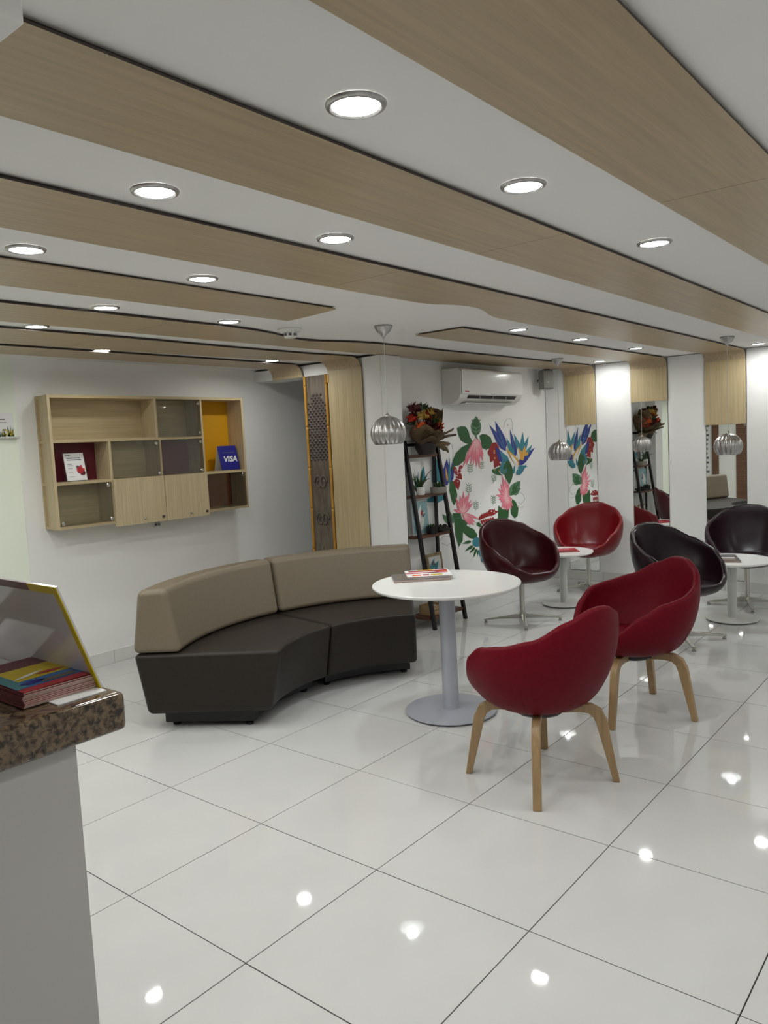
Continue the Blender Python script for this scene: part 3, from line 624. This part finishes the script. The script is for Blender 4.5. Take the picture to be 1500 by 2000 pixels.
# ------------------------------------------------------------------ tub chairs
def interp(tab, x):
    for (a, b), (c, d) in zip(tab, tab[1:]):
        if x <= c:
            t = (x-a)/(c-a); t = t*t*(3-2*t)*.6+t*.4; return b+(d-b)*t
    return tab[-1][1]
def outp(q, rr, zr, z0, Rb):
    h = min(1, max(0, (zr-.43)/.25))
    r = Rb+(rr*(1+.045*h)-Rb)*math.sin(q)**(.92-.2*h); r -= rr*.045*h*(q/(PI/2))**6
    return r, z0+(zr-z0)*(1-math.cos(q))**.92
def shell_mesh(name, Z, R, z0, th, lean=.0, zf=.40, NT=72, NZ=12, Rb=.12):
    mb = MB(); secs = []
    for k in range(NT):
        a = 2*PI*k/NT; ad = abs(math.degrees(math.atan2(math.sin(a), math.cos(a))))
        zr = interp(Z, ad); rr = interp(R, ad); pr = []
        for i in range(NZ+1):
            t = i/NZ; q = t*PI/2
            r, z = outp(q, rr, zr, z0, Rb); pr.append((r, z))
        pr = [(0.001, z0-.0), (Rb*.5, z0)]+pr
        for j in range(1, 5):
            q = PI*j/5; pr.append((rr-th/2+th/2*math.cos(q), zr+th*.42*math.sin(q)))
        ri = rr-th
        for i in range(NZ, -1, -1):
            t = i/NZ; q = t*PI/2
            r = Rb+(ri-Rb)*math.sin(q)**.85; zi0 = z0+th*.9; z = zi0+(zr-zi0)*(1-math.cos(q))**.95; z = max(z, min(zf, zr-.012)); pr.append((r, z))
        pr.append((.001, pr[-1][1]))
        sx = -lean
        secs.append([(r*math.cos(a)+sx*max(0, z-.45)*1.0, r*math.sin(a), z) for r, z in pr])
    n = len(secs[0]); vs = [v for s in secs for v in s]; fs = []
    for k in range(NT):
        k2 = (k+1) % NT
        for i in range(n-1): fs.append((k*n+i, k2*n+i, k2*n+i+1, k*n+i+1))
    mb.add(vs, fs); return mb
ZW = [(0, .425), (20, .43), (40, .475), (60, .56), (80, .62), (100, .64), (125, .675), (150, .745), (170, .785), (180, .79)]
RW = [(0, .285), (40, .31), (90, .325), (140, .325), (180, .315)]
ZS_ = [(0, .415), (20, .42), (40, .46), (60, .545), (85, .625), (110, .685), (140, .76), (165, .80), (180, .805)]
RS_ = [(0, .275), (40, .305), (90, .322), (140, .318), (180, .30)]
def seat_pad(t, m_, z, r):
    MB().lathe([(r*.9, z-.02), (r, z-.012), (r, z+.006), (r-.012, z+.018), (r*.6, z+.024), (.002, z+.026)], (.03, 0, 0), 48).build('seat', m_, t, smooth=True)
def seam(t, m_, Z, R, z0, th, ang, Rb=.12):
    for s in (1, -1):
        pts = []; rr = interp(R, ang); zr = interp(Z, ang)
        for i in range(1, 13):
            q = i/12*PI/2; r, z = outp(q, rr, zr, z0, Rb)
            pts.append(((r+.0002)*math.cos(math.radians(ang)), s*(r+.0002)*math.sin(math.radians(ang)), z))
        MB().tube(pts, .0016, 5).build('seam', m_, t)
def wood_chair(lab, lrot=0):
    t = thing('tub_chair', lab, 'chair', group=None)
    shell_mesh('s', ZW, RW, .335, .036, .07, .40).build('shell', 'leather', t, smooth=True)
    seat_pad(t, 'leather', .405, .235)
    seam(t, 'leather', ZW, RW, .335, .036, 118)
    MB().lathe([(.10, .30), (.11, .31), (.11, .332), (.09, .338)], n=32).build('seat_support', 'black', t, smooth='auto')
    for k in range(4):
        a = math.radians(45+lrot+90*k); d = Vector((math.cos(a), math.sin(a), 0)); s = Vector((-math.sin(a), math.cos(a), 0)); secs = []
        path = [(.0+.022*(k % 2), .312, .040, 90), (.10, .316, .038, 90), (.17, .322, .038, 88), (.215, .318, .042, 70), (.245, .298, .048, 45), (.262, .262, .048, 22), (.272, .215, .044, 12), (.288, .14, .037, 9), (.305, .06, .031, 8), (.318, .0, .027, 8)]
        for r, z, th, ang in path:
            q = math.radians(ang); nrm = d*math.cos(q)+Vector((0, 0, 1))*math.sin(q); c = d*r+Vector((0, 0, z)); hw = .0175
            if z == 0: nrm = d
            secs.append([c+nrm*th/2+s*hw, c+nrm*th/2-s*hw, c-nrm*th/2-s*hw, c-nrm*th/2+s*hw])
        MB().sweep(secs).build('leg', 'leg_wood', t, bevel=.004, seg=2, bang=50)
    return t
c = wood_chair('burgundy tub chair on oak legs, nearest, seen from behind', -7); c.location = (1.587, .476, 0); c.rotation_euler.z = math.radians(77); c['group'] = 'burgundy tub chairs on bent oak legs'
c = wood_chair('burgundy tub chair on oak legs, farther one, facing left toward the table', -11); c.location = (2.585, .45, 0); c.rotation_euler.z = math.radians(148); c['group'] = 'burgundy tub chairs on bent oak legs'
SW = {}
def swivel(x, y, face, star, m_, lab):
    t = thing('swivel_chair', lab, 'chair', (x, y, 0), math.radians(face), 'glossy swivel tub chairs on steel star bases')
    if 'shell' not in SW: SW['shell'] = True
    shell_mesh('s', ZS_, RS_, .335, .034, .06, .395).build('shell', m_, t, smooth=True)
    seat_pad(t, m_, .398, .24)
    MB().tube([(0, 0, .045), (0, 0, .335)], .021, 16).build('column', 'chrome', t, smooth='auto')
    MB().lathe([(.09, .322), (.09, .336)], n=24).build('mounting_plate', 'black_metal', t)
    MB().lathe([(.03, .028), (.032, .04), (.026, .07)], n=20).build('hub', 'chrome', t, smooth='auto')
    for k in range(4):
        a = math.radians(star-face+90*k); d = Vector((math.cos(a), math.sin(a), 0)); s = Vector((-math.sin(a), math.cos(a), 0)); secs = []
        for r, zt_, zb_, hw in [(.015, .068, .03, .017), (.06, .064, .028, .016), (.2, .045, .027, .014), (.30, .032, .02, .013), (.312, .03, .018, .012)]:
            secs.append([d*r+s*hw+Vector((0, 0, zt_)), d*r-s*hw+Vector((0, 0, zt_)), d*r-s*hw+Vector((0, 0, zb_)), d*r+s*hw+Vector((0, 0, zb_))])
        lg = MB().sweep(secs).build('leg', 'chrome', t, bevel=.002)
        MB().lathe([(.014, 0), (.015, .006), (.009, .012), (.009, .022)], (d.x*.298, d.y*.298, 0), 14).build('foot_glide', 'grey_plastic', lg, smooth='auto')
    return t
swivel(4.115, 1.965, -114, 124, 'maroon', 'dark maroon swivel tub chair beside the ladder shelf, facing the viewer')
swivel(5.53, 2.036, 192, 133, 'redgloss', 'bright red swivel tub chair beside the corner mirror')
swivel(4.119, .706, -114, 124, 'plum', 'plum-black swivel tub chair behind the burgundy chair with oak legs')
swivel(5.47, .607, 190, 112, 'plum', 'plum-black swivel tub chair against the mirror wall at the right edge')
# ------------------------------------------------------------------ magazines
def magazine(lab, front0, front1, wd, z, th, cover, extra=None, name='magazine', open_=False):
    a = Vector((front0[0], front0[1], 0)); b = Vector((front1[0], front1[1], 0)); u = (b-a).normalized(); L = (b-a).length
    t = thing(name, lab, 'magazine', (a.x, a.y, z), math.atan2(u.y, u.x))
    MB().box((0, .0015, .001), (L-.001, wd-.0015, th-.0012)).build('pages', 'page', t)
    MB().box((0, 0, 0), (L, wd, .001)).build('rear_cover', cover, t)
    MB().box((0, 0, th-.0011), (L, wd, th)).build('front_cover', cover, t)
    if extra:
        for xa, xb, ya, yb_, m_ in extra:
            MB().box((L*xa, wd*ya, th), (L*xb, wd*yb_, th+.0003)).build('cover_print', m_, t)
    return t
magazine('dark thick magazine lying at the bottom of the pair on the large white table', (1.935, 1.53), (2.15, 1.30), .21, .7201, .014, 'ink', [(.02, .33, .1, .9, 'carved')])
magazine('colourful red and yellow magazine lying on top on the large white table', (2.005, 1.49), (2.175, 1.305), .215, .7345, .010, 'paper', [(.08, .97, .72, .9, 'red_print'), (.0, .95, .45, .62, 'pink'), (.12, .32, .12, .3, 'fl_orange'), (.36, .5, .12, .3, 'red_print'), (.54, .8, .14, .3, 'yellow'), (.3, .65, .9, .99, 'yellow'), (.5, .75, .5, .58, 'p_blue'), (.70, .97, .62, .72, 'fl_orange')])
magazine('red-covered magazine on the low table by the corner', (4.70, 1.96), (4.83, 1.79), .21, .4751, .008, 'red_print', [(.1, .9, .1, .3, 'maroon_print'), (.1, .7, .5, .7, 'pink')])
magazine('black magazine lying at the bottom on the right-hand low table', (4.66, .66), (4.74, .46), .27, .4751, .012, 'ink')
magazine('dark picture magazine lying on top on the right-hand low table', (4.665, .665), (4.735, .475), .26, .4875, .009, 'carving_and_shadow', [(.1, .9, .1, .22, 'page'), (.1, .9, .35, .5, 'lightgrey'), (.1, .9, .65, .8, 'ink')])
# ------------------------------------------------------------------ ladder shelf
LX0, LX1 = 3.543, 3.982
sh_ = thing('ladder_shelf', 'black-framed leaning ladder shelf with walnut boards against the mural wall', 'shelf', (0, 0, 0))
def rail_y(z): return 2.432+(2.655-2.432)*z/1.50
for x in (LX0, LX1):
    secs = []
    for z in (0, 1.50):
        y = rail_y(z); secs.append([(x-.014, y-.014, z), (x+.014, y-.014, z), (x+.014, y+.014, z), (x-.014, y+.014, z)])
    MB().sweep(secs).build('front_rail', 'black_metal', sh_, bevel=.002)
for x in (LX0-.03, LX1-.045):
    bx((x-.013, 2.642, 0), (x+.013, 2.662, 1.42)).build('rear_leg', 'black_metal', sh_)
SZ = [1.385, 1.062, .742, .40, .10]
for z in SZ:
    ya = rail_y(z)+.006; bx((LX0-.04, ya+.012, z-.020), (LX1-.0155, 2.64, z)).build('shelf_board', 'dark_wood', sh_)
    bx((LX0+.0155, ya-.010, z-.024), (LX1-.0155, ya-.001, z)).build('board_edge', 'shelf_edge', sh_)
    for x in (LX0, LX1): bx((x-.008, ya+.012, z-.018), (x+.008, 2.655, z-.004)).build('side_bar', 'black_metal', sh_)
bx((LX0, 2.640, 1.455), (LX1, 2.662, 1.478)).build('top_bar', 'black_metal', sh_)
# bouquet
bq = thing('flower_arrangement', 'dried bouquet of red and orange blooms in kraft paper on top of the ladder shelf', 'flowers', (3.70, 2.56, 1.3855))
MB().lathe([(.06, 0), (.085, .05), (.09, .09), (.08, .10)], n=24).build('pot', 'darkpot', bq, smooth='auto')
def sheet(a, tilt, L, wd, m_, z0=.08):
    d = Vector((math.cos(a), math.sin(a), 0)); s = Vector((-d.y, d.x, 0)); vs = []; n = 6
    for i in range(n+1):
        u = i/n; w_ = wd*1.15*math.sin(PI*min(.97, u*.6+.22)); tl = tilt*(.85+.25*u)
        p = d*(.05+L*u*math.sin(tl))+Vector((0, 0, z0+L*u*math.cos(tl)))
        for j in (-1, -.5, 0, .5, 1): vs.append(p+s*w_*j+d*.02*(1-j*j)+Vector((0, 0, .012*math.sin(j*3+a*5))))
    fs = [(i*5+j, i*5+j+1, (i+1)*5+j+1, (i+1)*5+j) for i in range(n) for j in range(4)]
    mb = MB(); mb.add(vs, fs); o = mb.build('paper_sheet', m_, bq, smooth=True); sd = o.modifiers.new('thickness', 'SOLIDIFY'); sd.thickness = .0015
    return o
for k, (a, ti, L, wd, m_) in enumerate([(-1.2, .9, .20, .07, 'kraft'), (-.5, 1.15, .22, .065, 'kraft'), (-.15, 1.75, .20, .05, 'kraft_light'), (-1.9, .9, .18, .08, 'kraft'), (-2.7, .7, .20, .09, 'kraft'), (.2, .5, .26, .09, 'kraft'), (-.9, 1.5, .13, .06, 'kraft'), (-2.3, 1.1, .16, .06, 'kraft'), (-.2, .35, .30, .08, 'kraft')]):
    sheet(a, ti, L, wd, m_)
def blob(mb, c, r, n=6):
    for i in range(n):
        a = random.uniform(0, 2*PI); e = random.uniform(-.4, 1.2); d = Vector((math.cos(a)*math.cos(e), math.sin(a)*math.cos(e), math.sin(e)))
        s = d.orthogonal().normalized(); q = d.cross(s); t_ = Vector(c)+d*r
        b = Vector(c)+d*r*.3; mb.add([Vector(c), b+s*r*.38+q*r*.1, t_, b-s*r*.38+q*r*.1, b+q*r*.3], [(0, 1, 4), (1, 2, 4), (2, 3, 4), (3, 0, 4)])
fl = [(-.10, -.06, .20, .05, 'fl_red'), (-.13, -.02, .30, .05, 'fl_dark'), (-.17, -.03, .36, .05, 'fl_dark'), (-.10, -.06, .30, .05, 'fl_yellow'), (-.05, -.07, .24, .04, 'fl_dark'), (.0, -.06, .33, .045, 'fl_yellow'), (.08, -.05, .26, .05, 'fl_yellow'),
      (.11, -.06, .21, .05, 'fl_orange'), (.05, -.08, .19, .05, 'fl_dark'), (-.14, -.07, .22, .045, 'fl_orange'), (.02, -.07, .25, .05, 'leaf'), (-.05, -.03, .36, .05, 'leaf'), (-.15, 0, .26, .05, 'leaf'), (.09, .0, .33, .05, 'fl_dark'), (.14, -.02, .24, .04, 'fl_red'), (-.02, -.04, .3, .05, 'fl_red'), (.04, -.02, .3, .05, 'leaf'), (-.19, -.02, .28, .04, 'fl_red'), (0, -.08, .16, .06, 'fl_dark'), (.1, -.04, .16, .05, 'fl_red')]
for x, y, z, r, m_ in fl:
    mb = MB(); blob(mb, (x-.01, y, z), r*1.3, 26); mb.build('flower' if m_ != 'leaf' else 'foliage', m_, bq)
mb = MB()
for k in range(24):
    x, y, z, r, m_ = fl[k % 20]; mb.tube([(random.uniform(-.03, .03), random.uniform(-.02, .02), .08), (x*.6, y*.6, z*.6), (x, y, z)], .0025, 5)
mb.build('stems', 'leaf', bq)
# potted succulent on the second board
def pot_plant(lab, x, y, z, pr, ph, potm, leaves, lh, lm='leaf'):
    t = thing('potted_plant', lab, 'plant', (x, y, z))
    MB().lathe([(pr*.85, 0), (pr, .01), (pr*1.05, ph), (pr*.92, ph), (pr*.9, ph-.008)], n=28).build('pot', potm, t, smooth='auto')
    MB().lathe([(pr*.9, ph-.014), (pr*.88, ph-.009)], n=24).build('soil', 'soil', t)
    for k in range(leaves):
        a = k*2.4; tl = .25+.5*random.random(); h = lh*random.uniform(.7, 1.1); d = Vector((math.cos(a), math.sin(a), 0)); s = Vector((-d.y, d.x, 0))
        vs = []
        for i in range(6):
            u = i/5; w_ = .009*math.sin(PI*(u*.85+.12)); p = d*(.01+h*u*math.sin(tl*(.5+u)))+Vector((0, 0, ph-.01+h*u*math.cos(tl*(.5+u)))); vs += [p-s*w_, p+d*.003, p+s*w_]
        fs = [(i*3+j, i*3+j+1, i*3+3+j+1, i*3+3+j) for i in range(5) for j in range(2)]
        m_ = MB(); m_.add(vs, fs); o = m_.build('leaf', lm, t, smooth=True); q = o.modifiers.new('thickness', 'SOLIDIFY'); q.thickness = .002
    return t
pot_plant('low grey stone bowl with dark succulents on the second shelf board', 3.86, 2.565, 1.0625, .066, .05, 'stone_pot', 9, .06)
pot_plant('small patterned white cup planter with long leaves behind the left rail', 3.66, 2.60, 1.0625, .035, .065, 'white_plastic', 10, .16)
pot_plant('black low planter with dark succulents on the third shelf board', 3.73, 2.555, .7425, .045, .06, 'black', 8, .04)
t = thing('serving_dish', 'black oval dish of dark pine cones on the third shelf board', 'dish', (3.88, 2.565, .7425))
MB().lathe([(.04, 0), (.07, .012), (.085, .028), (.08, .03), (.04, .008)], n=28).build('bowl', 'black', t, smooth=True)
for k in range(7):
    a = k*.9; mb = MB(); mb.lathe([(.004, 0), (.018, .008), (.02, .02), (.012, .034), (.002, .042)], (.04*math.cos(a), .035*math.sin(a), .016), 8); mb.build('pine_cone', 'soil', t)
# picture boards
def canvas(lab, x, y, z, w_, h_, lean, art, name='picture_board', frame=None, rz=0):
    t = thing(name, lab, 'picture', (x, y, z), rz); Lm = Matrix.Rotation(math.radians(-lean), 4, 'X')
    MB().box((-w_/2, -.004, 0), (w_/2, .004, h_), mat=Lm).build('board', 'paper', t)
    if frame:
        e = .018
        for a, b in [((-w_/2-e, 0), (w_/2+e, e)), ((-w_/2-e, h_-e), (w_/2+e, h_+.004)), ((-w_/2-e, e), (-w_/2, h_-e)), ((w_/2, e), (w_/2+e, h_-e))]:
            MB().box((a[0], -.010, a[1]), (b[0], .006, b[1]), mat=Lm).build('frame_rail', frame, t)
    for k, (P, m_) in enumerate(art):
        MB().add([Lm @ Vector((x_*w_, -.0052-.0004*k, z_*h_)) for x_, z_ in P], [tuple(range(len(P)))]).build('printed_shape', m_, t)
    return t
def lf(x0, y0, x1, y1, w_): return leafpts(x0, y0, x1, y1, w_, 5)
canvas('white picture board with a painted agave on the second shelf board', 3.635, 2.622, 1.0625, .16, .27, 3,
       [(lf(0, .1, -.2, .75, .12), 'leaf'), (lf(0, .1, -.05, .8, .1), 'p_green'), (lf(0, .1, .25, .7, .16), 'p_teal'), (lf(0, .1, .42, .5, .14), 'p_green2'), (lf(0, .1, -.4, .4, .12), 'leaf'), (lf(.05, .1, .1, .6, .1), 'p_teal')])
canvas('blue and white picture board of a long-legged bird on the third shelf board', 3.67, 2.615, .7425, .22, .27, 4,
       [([(-.48, .02), (.48, .02), (.48, .98), (-.48, .98)], 'pale_teal'), (lf(-.3, .2, .1, .9, .3), 'paper'), (lf(-.1, .1, .3, .7, .25), 'lightgrey'), (lf(.05, .55, .15, .75, .12), 'red_print'), (lf(.1, .5, .3, .62, .1), 'ink'), (lf(-.4, .1, -.2, .5, .1), 'p_teal')])
canvas('small wood-framed picture of blue foliage on the fourth shelf board', 3.80, 2.585, .4005, .17, .165, 6,
       [([(-.45, .08), (.45, .08), (.45, .92), (-.45, .92)], 'lightgrey'), (lf(-.4, .2, 0, .8, .3), 'teal'), (lf(-.1, .2, .3, .6, .3), 'p_teal'), (lf(-.3, .6, .1, .4, .2), 'ink')], name='framed_picture', frame='kraft_light')
t = thing('wooden_crate', 'small tan wooden crate on the lowest board of the ladder shelf', 'crate', (3.66, 2.535, .1005))
for a, b in [((-.085, -.07, 0), (.085, .07, .008)), ((-.085, -.07, .009), (.085, -.062, .04)), ((-.085, -.07, .044), (.085, -.062, .075)), ((-.085, .062, .009), (.085, .07, .075)), ((-.085, -.061, .009), (-.077, .061, .075)), ((.077, -.061, .009), (.085, .061, .075))]:
    bx(a, b).build('slat', 'leg_wood', t)
for k, (x, y, m_) in enumerate([(-.03, 0, 'fl_yellow'), (.03, .01, 'kraft_light'), (0, -.03, 'page')]):
    mb = MB(); blob(mb, (x, y, .05), .04, 14); mb.build('dried_flower', m_, t)
# ------------------------------------------------------------------ counter at left
ct = thing('service_counter', 'grey service counter with a brown granite slab at the left edge', 'counter', (-.665, .028, 0))
mb = bx((-1.7, 0, 1.035), (0, .62, 1.10)); mb.build('worktop', 'granite', ct, bevel=.010, seg=4)
bx((-1.66, .022, 0), (-.083, .58, 1.033)).build('body', 'counter', ct)
# acrylic sign holder seen from behind, leaning towards -x
hl = thing('sign_holder', 'leaning acrylic sign holder with yellow and maroon border on the granite counter', 'sign holder', (-.678, .075, 1.1003))
lean = Matrix.Rotation(math.radians(-19.4), 4, 'Y'); H_, W_ = .198, .48
MB().box((-.0015, 0, .002), (.0015, W_, H_), mat=lean).build('panel', 'acrylic', hl)
def strip(name, a, b, m_):
    MB().box((-.0032, a[0], a[1]), (-.0017, b[0], b[1]), mat=lean).build(name, m_, hl)
strip('border', (0, .014), (.014, H_-.0145), 'yellow'); strip('border', (0, H_-.014), (.095, H_), 'yellow'); strip('border', (.0955, H_-.014), (W_, H_), 'maroon_print'); strip('border', (0, .002), (.03, .0135), 'yellow')
MB().box((-.09, -.018, 0), (-.004, W_, .0018)).build('foot', 'paper', hl)
# stack of leaflets
for k in range(9):
    dz = .0027; t = thing('leaflet_booklet', '', 'brochure', (-.808+random.uniform(-.0015, .0015), .086+random.uniform(-.0015, .0015), 1.1022+k*(dz+.00005)), math.radians(random.uniform(-.5, .5)), 'stacked travel leaflets on the counter')
    t['label'] = ('lowest', 'second lowest', 'third from the bottom', 'fourth from the bottom', 'middle', 'fourth from the top', 'third from the top', 'second from the top')[k]+' red-edged booklet of the stack on the granite counter' if k < 8 else 'topmost booklet with yellow, blue and red cover on the counter stack'
    MB().box((0, 0, 0), (.122, .21, dz)).build('pages', 'page', t)
    MB().box((-.0005, -.0005, dz-.0004), (.1215, .2105, dz)).build('cover', 'red_print', t)
    MB().box((-.0012, -.0005, 0), (-.0001, .2105, dz)).build('spine', 'maroon_print', t)
t['group'] = 'topmost leaflet'
del t['group']
dz = .0027
def cov(P, m_, lv=0): MB().add([(x*.121, y*.21, dz+.0003+.0002*lv) for x, y in P], [tuple(range(len(P)))]).build('cover_print', m_, t)
cov([(0, .0), (.96, .02), (.96, .30), (0, .42)], 'red_print'); cov([(.0, .10), (1, .14), (1, .34), (0, .30)], 'blue', 1)
cov([(0, .3), (1, .34), (1, .72), (0, .7)], 'yellow', 2); cov([(0, .7), (1, .72), (1, .98), (0, .98)], 'maroon_print', 1)
cov([(0, .1), (.18, .12), (.18, .6), (0, .58)], 'teal', 3); cov(leafpts(.5, .4, .95, .42, .08, 8, 1), 'red_print', 4); cov(leafpts(.1, .2, .5, .22, .1, 8, 1), 'navy', 4); cov([(.4, .14), (.9, .16), (.9, .24), (.4, .22)], 'carved', 4)
cov(leafpts(.15, .36, .7, .5, .05, 8, 1), 'paper', 5)
